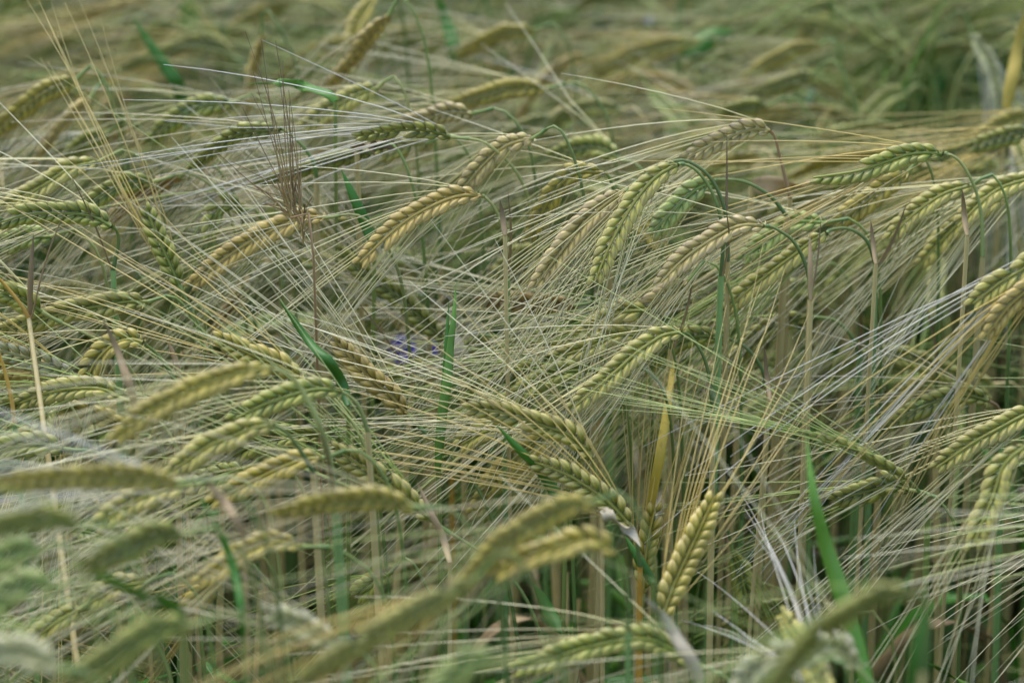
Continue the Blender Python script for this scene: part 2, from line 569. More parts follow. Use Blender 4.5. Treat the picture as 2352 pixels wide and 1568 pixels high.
# ------------------------------------------------------------------ the ears one can follow in the photograph
# label, distance (m), husk, awn, roll, tip farther by (m), ear neck->tip, stem, options
HERO = [
 # far rows, upper part of the picture
 ("golden green ear bowed low beside the upper side edge", 1.60, 'y', 't', .5, .02, [(177,182),(100,215),(33,267),(-20,317)], None, {}),
 ("tan bristly ear seen from behind under a golden bowed ear", 1.62, 't', 't', 1.2, -.02, [(207,226),(143,283),(73,377)], None, dict(spread=.5)),
 ("dark green ear arched like a bridge in the blurred rows", 1.88, 'o', 'y', .7, .0, [(537,133),(500,106),(450,98),(360,127),(277,160)], None, {}),
 ("tall tan bristly ear hanging straight down behind a green blade", 1.72, 't', 't', 1.3, .02, [(600,80),(590,120),(580,160),(563,277)], None, dict(spread=.4)),
 ("pale green ear arched between a bristly tan ear and olive ear", 1.58, 'g', 'w', .3, .02, [(535,236),(450,247),(383,290),(345,325)], None, {}),
 ("dark olive ear with green curved neck behind brown wispy grass", 1.48, 'o', 't', .75, .02, [(643,297),(550,307),(483,350),(440,387)], [(653,300),(693,333),(720,373),(727,407)], {}),
 ("cream ear with distinct plump grains sloping to the side edge", 1.50, 'c', 'w', .1, .0, [(225,372),(160,387),(110,420),(13,473)], None, {}),
 ("short pale green ear fading into the dark gap", 1.64, 'g', 's', .4, .02, [(247,307),(200,327),(160,357)], None, {}),
 ("pale green ear lying just above a brown gold ear", 1.50, 'g', 'w', .5, .0, [(352,417),(283,423),(217,460),(193,482)], None, {}),
 ("brown gold ear curling down beneath a pale green ear", 1.53, 'b', 't', .8, .02, [(413,407),(353,430),(300,457),(247,513)], None, {}),
 ("faint pale ear in the far upper corner rows", 2.0, 'g', 't', .4, .0, [(400,50),(350,77),(283,112)], None, {}),
 ("faint yellow green ear touching the top edge", 2.0, 'y', 't', .4, .0, [(667,8),(600,30),(515,84)], None, {}),
 ("tan striped ear lying almost flat along the top edge", 2.0, 't', 'y', .9, .0, [(360,-6),(290,12),(190,38)], None, dict(spread=.6)),
 ("hazy olive ear above the arched dark green ear", 2.02, 'o', 't', .6, .0, [(250,60),(180,78),(90,130)], None, {}),
 ("golden tan ear crossed by a dark upright grass stalk", 1.6, 't', 't', .8, .02, [(893,36),(851,78),(814,127),(750,205)], None, {}),
 ("yellow green ear hanging behind a golden tan ear", 1.76, 'y', 'w', .2, .0, [(860,-8),(826,43),(806,95)], None, {}),
 ("golden ear nodding alone in the upper middle rows", 1.8, 'y', 't', .7, .02, [(1227,70),(1161,76),(1111,97),(1055,125)], None, {}),
 ("pale yellow ear between dark grass stalk and green blade tip", 1.56, 'c', 'w', .2, .02, [(868,202),(817,220),(754,255),(700,292)], None, {}),
 ("long pale yellow ear lying flat in the upper middle", 1.66, 'y', 'w', .3, .02, [(1257,203),(1177,203),(1111,221),(1030,245)], None, {}),
 ("pinkish golden ear lying above a white topped olive ear", 1.54, 'p', 'w', .6, .02, [(1084,261),(1034,259),(984,272),(915,286)], None, {}),
 ("white topped olive ear stretched over a withered brown leaf", 1.47, 'o', 's', .9, .0, [(1034,314),(984,300),(917,299),(825,312)], None, {}),
 ("stubby pale ear tucked under the white topped olive ear", 1.56, 'c', 'w', .3, .0, [(980,330),(930,336),(875,356)], None, {}),
 ("long brownish olive ear lying level below a withered leaf", 1.5, 'o', 't', .9, .02, [(850,352),(783,363),(690,390),(597,420)], None, {}),
 ("pinkish golden ear bending down in the soft middle distance", 1.47, 'p', 'w', .2, .02, [(1224,318),(1167,333),(1117,372),(1061,437)], None, {}),
 ("soft pale green ear arched at mid height of the rows", 1.6, 'g', 'w', .3, .02, [(1425,366),(1384,342),(1340,340),(1270,356)], None, {}),
 ("yellow ear with short hooked neck behind a pink tan ear", 1.47, 'y', 'w', .3, .02, [(1386,397),(1324,397),(1277,437),(1244,490),(1215,545)], [(1400,408),(1411,440)], {}),
 ("bright green ear hanging in the hazy upper middle", 1.86, 'l', 'g', .4, .0, [(1490,205),(1530,245),(1575,290)], None, {}),
 ("yellow green ear arched wide below a bright green leaf", 1.88, 'y', 'y', .4, .02, [(1602,95),(1500,110),(1420,140),(1360,172)], None, {}),
 ("olive yellow ear arched above two darker olive ears", 1.85, 'y', 't', .5, .02, [(1885,104),(1835,113),(1768,143),(1705,190)], None, {}),
 ("dark olive ear whose pale tip end sits mid haze", 1.8, 'o', 't', .6, .02, [(1866,170),(1818,187),(1735,215)], None, {}),
 ("short dark ear lying flat beneath two olive ears", 1.75, 'o', 'y', .7, .0, [(1762,241),(1708,246),(1660,260)], None, {}),
 ("olive green ear sloping down from the top edge", 2.0, 'o', 'g', .5, .02, [(1935,2),(1851,30),(1785,76)], None, {}),
 ("dim green ear along the top edge near the corner", 2.1, 'g', 'g', .4, .0, [(2190,16),(2110,6),(2020,22)], None, {}),
 ("grey straw ear hanging limp in the dark upper corner", 1.8, 's', 's', .8, .0, [(2232,80),(2268,140),(2287,207),(2291,262)], None, dict(spread=.4)),
 ("golden ear on a brown stem behind the tallest sharp ear", 1.48, 'p', 'w', .5, .0, [(1768,300),(1728,297),(1668,318),(1575,362)], [(1781,318),(1795,373),(1815,455)], dict(stem='k')),
 ("plump green ear with bent neck and missing upper grains", 1.45, 'g', 'y', .25, .0, [(2163,354),(2101,352),(2035,372),(1968,393),(1868,408)], [(2172,352),(2201,367),(2228,407),(2245,450),(2255,505),(2257,590)], dict(bare=.52)),
 ("olive ear poking in at the upper side edge", 1.6, 'o', 'y', .6, .0, [(2370,300),(2301,316),(2230,338)], None, {}),
 ("yellow green blurred ear above an olive ear at the edge", 1.7, 'y', 'y', .3, .0, [(2365,262),(2310,280),(2240,318)], None, {}),
 ("pale yellow ear sloping under the plump green ear", 1.49, 'y', 'w', .3, .0, [(2086,396),(2035,428),(1985,467),(1915,516)], None, {}),
 ("cream ear with loose plump grains under a bent green neck", 1.47, 'c', 'w', .05, .0, [(2230,427),(2168,445),(2101,490),(2045,545)], None, {}),
 ("cream ear coming in from the side edge above twin necks", 1.49, 'c', 'w', .1, .0, [(2385,405),(2301,430),(2251,467),(2200,520)], None, {}),
 ("faded green ear trailing below two cream ears", 1.52, 'c', 'w', .1, .02, [(2318,452),(2251,480),(2190,525),(2118,603)], None, {}),
 ("pale green ear beside two tall arched green necks", 1.46, 'l', 'w', .4, .0, [(1638,416),(1595,437),(1550,480),(1500,533)], [(1650,413),(1708,417),(1768,450),(1808,497)], {}),
 ("light green ear half buried behind the long cream green ear", 1.48, 'l', 'w', .2, .0, [(1895,512),(1830,510),(1770,545),(1705,595)], None, {}),
 # the sharp middle
 ("slender golden ear pointing down with one curved dark neck", 1.44, 't', 'w', .15, .0, [(1103,449),(1051,451),(984,477),(915,520),(827,602)], [(1112,452),(1134,475),(1150,510),(1160,550),(1166,630)], {}),
 ("big cream ear hanging steeply from the tallest green arch", 1.405, 'c', 'w', .1, .0, [(1556,379),(1505,408),(1455,468),(1405,555),(1368,642)], [(1568,376),(1600,392),(1635,440),(1655,500),(1661,560),(1656,632)], {}),
 ("pink tan ear hidden partly behind the big cream ear", 1.425, 'p', 'w', .2, .0, [(1435,440),(1390,470),(1340,515),(1280,590),(1231,655)], [(1490,398),(1560,368),(1610,388),(1645,430),(1668,500),(1672,600)], {}),
 ("pinkish cream ear on a tall straw with a thin brown leaf", 1.415, 'p', 'w', .1, .0, [(1752,519),(1695,519),(1625,556),(1570,595),(1518,648)], [(1768,520),(1790,530),(1821,553),(1846,596),(1860,650),(1861,686)], dict(leaf_p=1)),
 ("long cream green ear sloping down with braided grains", 1.46, 'c', 'g', .02, .0, [(1897,536),(1868,553),(1818,590),(1751,640),(1701,682),(1660,720)], [(1912,527),(1951,526),(1991,553),(2011,606)], {}),
 ("dark olive ear in shade under the long cream green ear", 1.58, 'o', 't', .6, .0, [(1848,646),(1801,670),(1745,725)], None, {}),
 ("shaded olive ear with thin arched neck beside a tall straw", 1.52, 'o', 'g', .4, .0, [(1853,726),(1801,740),(1751,763),(1665,850)], [(1878,728),(1918,736),(1951,766),(1975,810)], {}),
 ("small green ear end showing behind the braided olive ear", 1.47, 'g', 'g', .4, .0, [(1650,773),(1601,772),(1540,795),(1480,850)], [(1668,776),(1715,800),(1748,843),(1765,900)], {}),
 ("long awned cream ear entering from the side edge", 1.34, 'c', 's', .2, .0, [(2410,560),(2352,616),(2301,646),(2235,697)], None, dict(awn_len=.16)),
 ("orange gold ear below a long awned cream ear", 1.33, 't', 'y', .4, .0, [(2420,610),(2372,655),(2320,700),(2265,770)], None, dict(awn_len=.15)),
 ("soft olive ear arched under long silver awns", 1.49, 'o', 't', .4, .0, [(2270,920),(2218,906),(2168,916),(2101,942),(2045,975)], [(2290,932),(2303,960)], dict(stem='k')),
 ("fat golden cream ear cut by the side edge", 1.37, 'c', 'w', .05, .0, [(2400,935),(2352,953),(2301,980),(2235,1016),(2150,1074)], None, {}),
 ("slim green ear seen edge on with long backswept awns", 1.365, 'g', 'g', 1.4, .0, [(2086,1103),(2051,1078),(2001,1052),(1951,1022),(1901,1006),(1851,994)], [(2101,1115),(2121,1145),(2131,1185)], dict(spread=.35, awn_len=.14)),
 ("dark olive ear hanging just below the slim green ear", 1.44, 'o', 'g', .4, .0, [(2090,1126),(2051,1112),(2001,1125),(1915,1147)], None, {}),
 ("pale green ear hanging steeply near the side edge", 1.30, 'c', 'w', .1, .0, [(2356,1025),(2308,1065),(2285,1128),(2261,1188),(2235,1255)], None, {}),
 ("upright yellow ear standing tip up among straws", 1.30, 'y', 'y', .05, .02, [(1518,1425),(1548,1340),(1590,1250),(1640,1142)], [(1512,1470),(1508,1560)], dict(gr=1.15)),
 ("pale ear at the bottom with a tall burst of upright awns", 1.17, 'c', 's', .3, .08, [(1905,1590),(1850,1500),(1795,1410)], [(1910,1640),(1915,1720)], dict(awn_len=.13, spread=.8)),
 ("white tipped ear peeping out under the big blurred ear", 1.18, 's', 'w', .4, .0, [(1970,1535),(1925,1490),(1868,1492)], None, {}),
 ("big smooth olive ear looming out of focus at the bottom", .985, 'o', 'g', 1.0, .02, [(2105,1362),(2035,1363),(1935,1412),(1851,1478),(1760,1600)], [(2128,1380),(2135,1440),(2120,1540)], {}),
 ("pale yellow ear cropped by the bottom edge", 1.13, 's', 'w', .3, .0, [(1880,1520),(1800,1505),(1740,1530),(1690,1590)], None, {}),
 ("small dark green ear deep among the straws", 1.5, 'g', 'g', .2, .0, [(1683,1268),(1700,1310),(1716,1372)], None, {}),
 ("braided olive ear lit from above over bare straws", 1.39, 'c', 'w', .08, .0, [(1563,763),(1530,767),(1467,806),(1417,850),(1367,893),(1315,936)], [(1578,766),(1592,780),(1615,816),(1630,870),(1638,950)], dict(leaf_p=0)),
 ("green cream ear with hooked neck above two similar ears", 1.45, 'c', 'g', .1, .0, [(1496,713),(1434,716),(1384,740),(1340,762)], [(1514,720),(1530,745),(1540,800)], {}),
 ("pinkish ear end peeking below a pinkish cream ear", 1.45, 'p', 'w', .3, .0, [(1582,645),(1540,672),(1480,708)], None, {}),
 ("green cream ear squeezed between two longer ears", 1.45, 'c', 'w', .1, .0, [(1482,770),(1417,770),(1367,793),(1278,820)], None, {}),
 ("green ear with level green awns across the centre", 1.43, 'g', 'g', .2, .0, [(1368,850),(1301,853),(1244,873),(1207,896),(1160,922)], None, {}),
 ("olive ear lying flat at the centre above a green ear", 1.46, 'o', 'g', .4, .0, [(1290,836),(1201,856),(1100,902)], None, {}),
 ("yellow cream ear pointing up the slope with long level awns", 1.355, 'c', 'w', .55, .0, [(1358,1052),(1317,1003),(1251,978),(1184,956),(1134,944),(1077,938)], [(1364,1070),(1372,1100),(1380,1160)], dict(leaf_p=0)),
 ("small pale ear under the yellow cream ear", 1.42, 'c', 'w', .1, .0, [(1170,985),(1117,990),(1060,1020)], None, {}),
 ("long olive ear slanting down towards the blue flower", 1.52, 'o', 't', .5, .0, [(1022,780),(967,730),(917,683),(834,623),(780,575)], None, {}),
 ("blurred olive ear half hidden behind long pale awns", 1.6, 'o', 't', .5, .0, [(1244,573),(1184,590),(1137,635)], None, {}),
 ("dim olive ear just above the blue flower", 1.6, 'o', 'y', .4, .0, [(912,704),(870,722),(822,760)], None, {}),
 ("brown ear lying level behind crossing awns", 1.5, 'b', 'w', .6, .0, [(1320,702),(1220,695),(1105,690)], None, {}),
 ("straw ear dipping beside a dark green blade", 1.43, 't', 'w', .4, .0, [(935,950),(895,905),(851,868),(770,782)], None, {}),
 ("green cream ear slanting up behind a dried white leaf", 1.35, 'c', 'g', .3, .0, [(985,1188),(917,1132),(867,1095),(770,1030)], None, {}),
 ("faint pale green ear to the side of the blue flower", 1.6, 'g', 's', .4, .0, [(1170,818),(1115,795),(1058,803)], None, {}),
 ("yellow green ear standing in the straws beside a yellow leaf", 1.45, 'y', 'y', .2, .0, [(1477,1362),(1481,1290),(1494,1212),(1505,1165)], None, dict(yleaf=1, spread=.5)),
 ("yellow cream ear crossed by a bleached dry leaf", 1.35, 'c', 'y', .35, .0, [(1452,1210),(1401,1155),(1351,1118),(1301,1088),(1228,1060)], [(1462,1235),(1470,1300)], dict(leaf_p=0)),
 ("large blurred olive gold ear slanting down near the bottom", 1.12, 'y', 't', .4, .02, [(1362,1155),(1317,1160),(1251,1188),(1167,1238),(1117,1288),(1060,1340)], None, {}),
 ("very blurred golden ear trailing into the bottom edge", 1.04, 'c', 'y', .5, .03, [(1090,1330),(984,1388),(880,1445),(790,1498),(690,1560)], None, {}),
 ("yellow ear on a soft green neck under a blurred gold ear", 1.15, 'y', 'w', .1, .0, [(1412,1272),(1367,1243),(1284,1257),(1201,1285),(1140,1320)], [(1420,1280),(1437,1328),(1445,1400),(1443,1450)], {}),
 ("long green yellow ear lying level along the bottom edge", 1.25, 'g', 'w', .1, .0, [(1590,1520),(1517,1477),(1467,1466),(1401,1475),(1334,1490),(1267,1512),(1185,1538)], None, {}),
 ("golden olive blurred ear lying level over bare straws", 1.16, 'y', 't', .8, .0, [(950,1163),(880,1146),(784,1149),(720,1160),(640,1178)], None, {}),
 ("pale green shapeless ear rising from the bottom edge", .95, 'l', 'w', .4, .0, [(1145,1520),(1080,1522),(985,1610)], None, {}),
 ("tiny green ear deep between two straws", 1.4, 'g', 'g', .2, .0, [(890,1322),(865,1335),(828,1362)], None, {}),
 # lower side, towards the viewer
 ("green ear lying level beneath crossing white awns", 1.44, 'c', 'w', .3, .0, [(340,693),(283,693),(233,703),(167,712),(100,732),(-5,760)], None, {}),
 ("pale ear beside an orange bent stem", 1.40, 'g', 'w', .3, .0, [(96,716),(55,690),(8,668)], None, {}),
 ("ear out of frame on an orange stem that turns to straw", 1.37, 'y', 'w', .3, .0, [(-8,640),(-60,660),(-140,720)], [(3,645),(27,673),(50,703),(66,730)], dict(stem='y', sheath='s', leaf_p=1, side_foot=(88,900))),
 ("ear off the edge on a bright orange stalk", 1.34, 'y', 'w', .3, .0, [(-10,790),(-60,790),(-130,830)], [(0,818),(13,860),(27,920),(34,975)], dict(stem='y', leaf_p=0)),
 ("gold ear bent sharply down from a curved green neck", 1.37, 'y', 'w', .1, .0, [(328,786),(300,779),(262,790),(230,818),(212,842),(198,878)], [(336,793),(353,806),(377,833),(402,875)], dict(scale=.95)),
 ("silver green ear slanting in from the side edge", 1.41, 's', 'y', .5, .0, [(168,868),(133,850),(67,823),(-40,795)], None, {}),
 ("tan ear lying under a silver green ear", 1.43, 't', 'y', .3, .0, [(120,856),(60,845),(-25,850)], None, {}),
 ("green cream ear lying level near the side edge", 1.37, 'c', 'g', .2, .0, [(275,914),(233,893),(167,892),(117,900),(77,913),(45,925)], None, {}),
 ("fat golden ear curving down softly out of focus", 1.21, 'y', 'w', .2, .0, [(622,845),(600,846),(533,863),(467,886),(400,917),(333,952),(265,1008)], [(640,850),(667,863),(693,896),(733,973),(755,1050),(768,1120)], dict(stem='l', srad=1.5)),
 ("yellow ear pointing up the slope behind the fat golden ear", 1.37, 'y', 'y', .3, .0, [(695,873),(650,843),(583,816),(503,778)], None, dict(awn_len=.15)),
 ("green ear beneath the neck of the fat golden ear", 1.31, 'g', 'w', .1, .0, [(782,900),(733,893),(667,908),(600,932),(535,963)], [(800,908),(825,935),(845,990)], {}),
 ("cream green ear with plump grains just under the fat golden ear", 1.27, 'c', 'w', .05, .0, [(626,977),(583,983),(533,1003),(483,1022),(395,1082)], [(645,985),(667,1003),(697,1045),(720,1085)], {}),
 ("short green ear resting on the edge among grey awns", 1.35, 'g', 'g', .2, .0, [(146,1031),(100,1020),(50,1023),(-20,1040)], None, {}),
 ("green ear standing tip up beneath tall tan bristles", 1.46, 'g', 'y', .3, .0, [(412,655),(392,610),(372,565),(335,478)], None, dict(spread=.4, awn_len=.14, awn_on=.55)),
 ("golden ear slanting down below brown wispy grass", 1.46, 't', 'w', .25, .0, [(742,500),(700,498),(640,523),(580,552),(510,598),(440,655)], None, {}),
 ("fuzzy pale ear blurred behind crossing awns", 1.53, 's', 'w', .6, .0, [(702,612),(650,604),(578,658)], None, {}),
 ("small green ear curled over above a golden ear", 1.5, 'g', 'g', .3, .0, [(558,482),(520,468),(495,495),(478,545)], None, {}),
 ("level green ear sharp against the side edge", 1.43, 'g', 'w', .35, .0, [(256,520),(215,497),(160,490),(67,492),(-20,518)], [(268,530),(272,560),(260,620)], {}),
 ("pale green ear lying under the level green ear", 1.46, 'l', 'w', .3, .0, [(118,543),(60,545),(-20,570)], None, {}),
 ("pinkish white blurred ear lying level across the side edge", 1.10, 'y', 's', .7, .0, [(408,1108),(300,1093),(167,1096),(60,1102),(-30,1112)], None, {}),
 ("very blurred olive green ear at the side edge", .96, 'g', 'l', .8, .0, [(186,1208),(100,1190),(-60,1215)], None, {}),
 ("pale yellow blurred ear under the pinkish white ear", 1.25, 'c', 'w', .2, .0, [(452,1116),(380,1125),(300,1155),(220,1210)], None, {}),
 ("yellow ear with separated grains over dark straws", 1.29, 'y', 'w', .05, .0, [(740,1052),(700,1055),(650,1072),(600,1095),(550,1120),(490,1152)], None, {}),
 ("green ear glimpsed between two yellow ears", 1.36, 'g', 'g', .2, .0, [(562,1077),(520,1088),(435,1118)], None, {}),
 ("dark olive blurred ear with a white glint at its neck", 1.12, 'o', 'w', .6, .0, [(420,1226),(367,1226),(300,1252),(200,1302)], None, {}),
 ("yellow green ear with plump grains beside a soft green stem", 1.25, 'y', 'w', .05, .0, [(690,1254),(633,1244),(567,1266),(533,1287),(460,1335)], None, {}),
 ("pale blurred ear drooping at the lower side edge", 1.1, 'l', 'w', .3, .0, [(95,1264),(40,1268),(-30,1305)], None, {}),
 ("pale green blurred ear under a dark olive blurred ear", 1.05, 'l', 'w', .3, .0, [(128,1346),(60,1345),(-30,1390)], None, {}),
 ("olive very blurred ear slanting into the lower corner", 1.02, 'g', 'g', .4, .0, [(442,1434),(383,1441),(317,1467),(250,1510),(160,1560)], None, {}),
 ("pale blurred ear lying in the lower corner", 1.0, 's', 'w', .4, .0, [(138,1534),(60,1500),(-30,1492)], None, {}),
 ("small cream ear seen through blurred leaves", 1.3, 'c', 'w', .1, .0, [(335,1338),(280,1345),(212,1380)], None, {}),
 ("small green cream ear low down in the lower corner", 1.3, 'c', 'g', .1, .0, [(182,1400),(135,1425),(72,1472)], None, {}),
 ("bleached straw ear wedged low between bare straws", 1.16, 's', 't', .5, .0, [(775,1482),(700,1440),(615,1407)], None, {}),
 ("yellow blurred ear behind a soft green stem", 1.33, 'y', 'y', .2, .0, [(512,1332),(480,1350),(435,1395)], None, {}),
]
AWN['l'] = AWN['g']
GROUP = "ripening barley stalks in the field"
hero_curves = []                          # projected ear points, to keep the filler behind them
LM = []                                   # (u, v, label) of the ears that others are described by
n_hero = 0
for (lab, d, tone, awn, roll, dd, ep, sp, op) in HERO:
    rng = random.Random(lab)
    op = dict(op)
    if dd == 0:
        dd = rng.uniform(-.012, .012)
    m = len(ep)
    if d < 1.16 and awn == 'w':
        awn = 'g'
    if roll < .3:
        roll -= rng.uniform(.25, .45)
    pts = [at(u, v, d + dd * k / (m - 1)) for k, (u, v) in enumerate(ep)]
    st = None
    if sp:
        st = [at(u, v, d + .004 * (k + 1)) for k, (u, v) in enumerate(sp)]
    foot = None
    if 'side_foot' in op:
        q = at(*op.pop('side_foot'), d)
        q0 = st[-1]
        dirv = (q - q0) / (q0[2] - q[2])
        foot = q0 + dirv * q0[2]
        foot[2] = 0
    if op.pop('yleaf', None):
        def yl(root, ft, d=d):
            mb = MB()
            bp = spline([at(1478, 1250, d + .01), at(1500, 1130, d), at(1517, 1040, d - .01), at(1538, 900, d), at(1549, 800, d + .03)], 16)
            blade(mb, bp, .0052, random.Random(2), side=RGT, fold=.2, base_w=.7)
            lo = mb.build("leaf", LEAF['y'], root, ft)
            lo['label'] = "broad yellow leaf with brown flecks"
        op['leaf_obj'] = yl
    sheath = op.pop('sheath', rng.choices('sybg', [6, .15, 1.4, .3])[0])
    op.setdefault('awn_on', .95 if d > 1.3 else .6)
    op.setdefault('leaf_p', .25)
    op.setdefault('low_leaf', .12)
    stem = op.pop('stem', rng.choices('gl', [3, 1])[0])
    stalk(lab, GROUP, pts, st, tone, roll, rng, awn=awn, stem=stem, sheath=sheath, foot=foot, **op)
    P = spline(pts, 10)
    for p in P:
        hero_curves.append((*proj(p),))
    LM.append((*proj(P[5])[:2], lab, proj(P[5])[2]))
    n_hero += 1
HC = np.array(hero_curves)


def hides_a_hero(P, margin=34, gap=.015):
    for p in P:
        u, v, d = proj(p)
        near = (np.hypot(HC[:, 0] - u, HC[:, 1] - v) < margin * 1.3 / d) & (HC[:, 2] > d - gap)
        if near.any():
            return True
    return False


# ------------------------------------------------------------------ the other stalks that show between them
def random_ear(rng, x, y, z):
    """nodding ear: neck at (x,y,z); most lean to -x as the wind left them"""
    az = math.pi + rng.gauss(0, .65) if rng.random() < .8 else rng.gauss(0, .9)
    L = rng.uniform(.058, .082)
    el0 = rng.uniform(-.15, .45)
    el1 = el0 - rng.uniform(.55, 1.2)
    P = [np.array([x, y, z])]
    for k in range(4):
        el = el0 + (el1 - el0) * (k + .5) / 4
        P.append(P[-1] + L / 4 * np.array([math.cos(el) * math.cos(az), math.cos(el) * math.sin(az) * .8, math.sin(el)]))
    return P


def canopy_d(v):
    """distance along the view axis at which row v meets the mean ear height"""
    sy = (0.5 - v / FH) * 24.0 / FOCAL
    return (CZ - .77) / (math.sin(PITCH) - sy * math.cos(PITCH))


GAPS = [(930, 805, 75, 60), (330, 640, 150, 60), (250, 860, 120, 60), (600, 1260, 170, 130), (1130, 1330, 220, 190), (1420, 1100, 130, 230),
        (1700, 1250, 200, 170), (2000, 1260, 190, 150), (2050, 1430, 330, 150), (1500, 1400, 170, 160), (560, 1440, 200, 120), (1900, 1010, 110, 110),
        (600, 190, 120, 60), (1000, 700, 120, 60), (2080, 1170, 150, 70), (2080, 200, 230, 110), (480, 170, 120, 60)]


def open_gap(u, v, rng):
    return any(((u - a) / c) ** 2 + ((v - b) / e) ** 2 < 1 for a, b, c, e in GAPS) and rng.random() < .93


WORDS = {'g': 'green', 'l': 'light green', 'y': 'yellow', 'c': 'cream', 't': 'tan', 'p': 'pinkish', 'o': 'olive', 'b': 'brown', 's': 'silver'}
AWORD = {'w': 'pale awned', 'g': 'green awned', 'y': 'golden awned', 't': 'tan awned', 's': 'silver awned', 'l': 'green awned'}
used = {h[0] for h in HERO}
frng = random.Random(77)
n_fill, tries = 0, 0
fill_pts = []
N_FILL = 178
while n_fill < N_FILL and tries < 9000:
    tries += 1
    u = frng.uniform(-20, 2400)
    v = frng.uniform(-10, 1480) if frng.random() < .45 else frng.uniform(-20, 430)
    d = canopy_d(v) * frng.uniform(.985, 1.16)
    if d < 1.12 or (v > 1030 and 650 < u < 2170) or (v > 1000 and frng.random() < .6):
        continue
    c = at(u, v, d)
    if c[2] < .5 or c[2] > .84:
        continue
    P = random_ear(frng, *c)
    ae = proj(P[-1] + (P[-1] - P[-2]) / np.linalg.norm(P[-1] - P[-2]) * .08)
    if open_gap(*proj(P[2])[:2], frng) or open_gap(*ae[:2], frng) or hides_a_hero(P):
        continue
    um, vm, dm = proj(P[2])
    if fill_pts and min(math.hypot(um - a, vm - b) for a, b in fill_pts) < 42 - 14 * (dm > 1.6):
        continue
    if not (-10 < um < 2362 and -10 < vm < 1500):
        continue
    tone = frng.choices('glyctpobs', [4, 1.6, 2.4, 3, .9, .8, 3.4, .2, .5])[0]
    awn = frng.choices('wgyts', [2.5, 3.6, 1.6, .9, .6])[0]
    # name it by the ear it sits beside
    best = None
    for lu, lv, ll, ld in sorted(LM, key=lambda q: math.hypot(q[0] - um, q[1] - vm))[:6]:
        dx, dy = um - lu, vm - lv
        rel = ("above" if dy < 0 else "below") if abs(dy) > abs(dx) * .8 else "beside"
        lab = f"{AWORD[awn]} {WORDS[tone]} stalk {rel} the {ll}"
        if len(lab.split()) <= 16 and lab not in used:
            best = lab
            break
    if best is None:
        continue
    used.add(best)
    fill_pts.append((um, vm))
    stalk(best, GROUP, P, None, tone, frng.uniform(-.2, 1.1), frng, awn=awn, stem=frng.choice('ggl') if dm < 1.6 else frng.choice('lls'), awn_on=.36,
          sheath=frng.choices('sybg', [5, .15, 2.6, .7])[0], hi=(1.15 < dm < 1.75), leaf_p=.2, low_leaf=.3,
          leaf=frng.choice('kkt'), foot=None)
    n_fill += 1

# ------------------------------------------------------------------ the rest of the field, past counting
protos, cut = [], []
prng = random.Random(31)
for k in range(14):
    parts = {}
    P = random_ear(prng, 0, 0, 0)
    P = [p - P[0] for p in P]
    z0 = .78
    P = [p + np.array([0, 0, z0]) for p in P]
    e, a, s, c = MB(), MB(), MB(), MB()
    save = CAM.copy()
    CAM[:] = (prng.uniform(-.3, .3), -1.4, 1.4)
    ear_geometry(e, a, P, prng.uniform(-.2, 1.2), prng, 1.0, False, .12, 1.0, None, .4)
    CAM[:] = save
    dp = down_path(P[0], P[0] - P[2], prng)
    ped = spline(dp, 9)
    tube(s, ped, .0011, 4, prng.random())
    Q = dp[-1]
    tube(c, spline([Q, Q * .5 + np.array([prng.gauss(0, .01), prng.gauss(0, .01), 0]) * 1, np.array([Q[0], Q[1], 0])], 5), .0017, 4, prng.random())
    lf = MB()
    for q in range(4):
        z = np.array([Q[0], Q[1], prng.uniform(.2, .6)])
        dd_ = nrm(np.array([prng.gauss(0, 1), prng.gauss(0, 1), 0]))
        ln = prng.uniform(.1, .2)
        blade(lf, spline([z, z + dd_ * ln * .3 + np.array([0, 0, ln * .5]), z + dd_ * ln * .7 + np.array([0, 0, ln * prng.uniform(-.2, .6)])], 7), prng.uniform(.005, .009), prng)
    tone = 'gogloggloglgoy'[k]
    mats = [EAR[tone], AWN['wgtggygwggygwg'[k]], STEM['l'], STEM['bsbsbbsbsbbsbs'[k]], LEAF['gggugegkggetgg'[k]]]
    V, F, TT, RR, SS, MI, off = [], [], [], [], [], [], 0
    for mi, mb in enumerate((e, a, s, c, lf)):
        v_, f_, t_2, r_, s_ = mb.arrays()
        V.append(v_); F.append(f_ + off); TT.append(t_2); RR.append(r_); SS.append(s_); MI.append(np.full(len(f_), mi)); off += len(v_)
    protos.append((np.concatenate(V), np.concatenate(F), np.concatenate(TT), np.concatenate(RR), np.concatenate(SS), np.concatenate(MI), mats, P))
    off2 = sum(len(q.arrays()[0]) for q in (e, a, s))
    nf2 = sum(len(q.arrays()[1]) for q in (e, a, s))
    cut.append((off2, nf2))

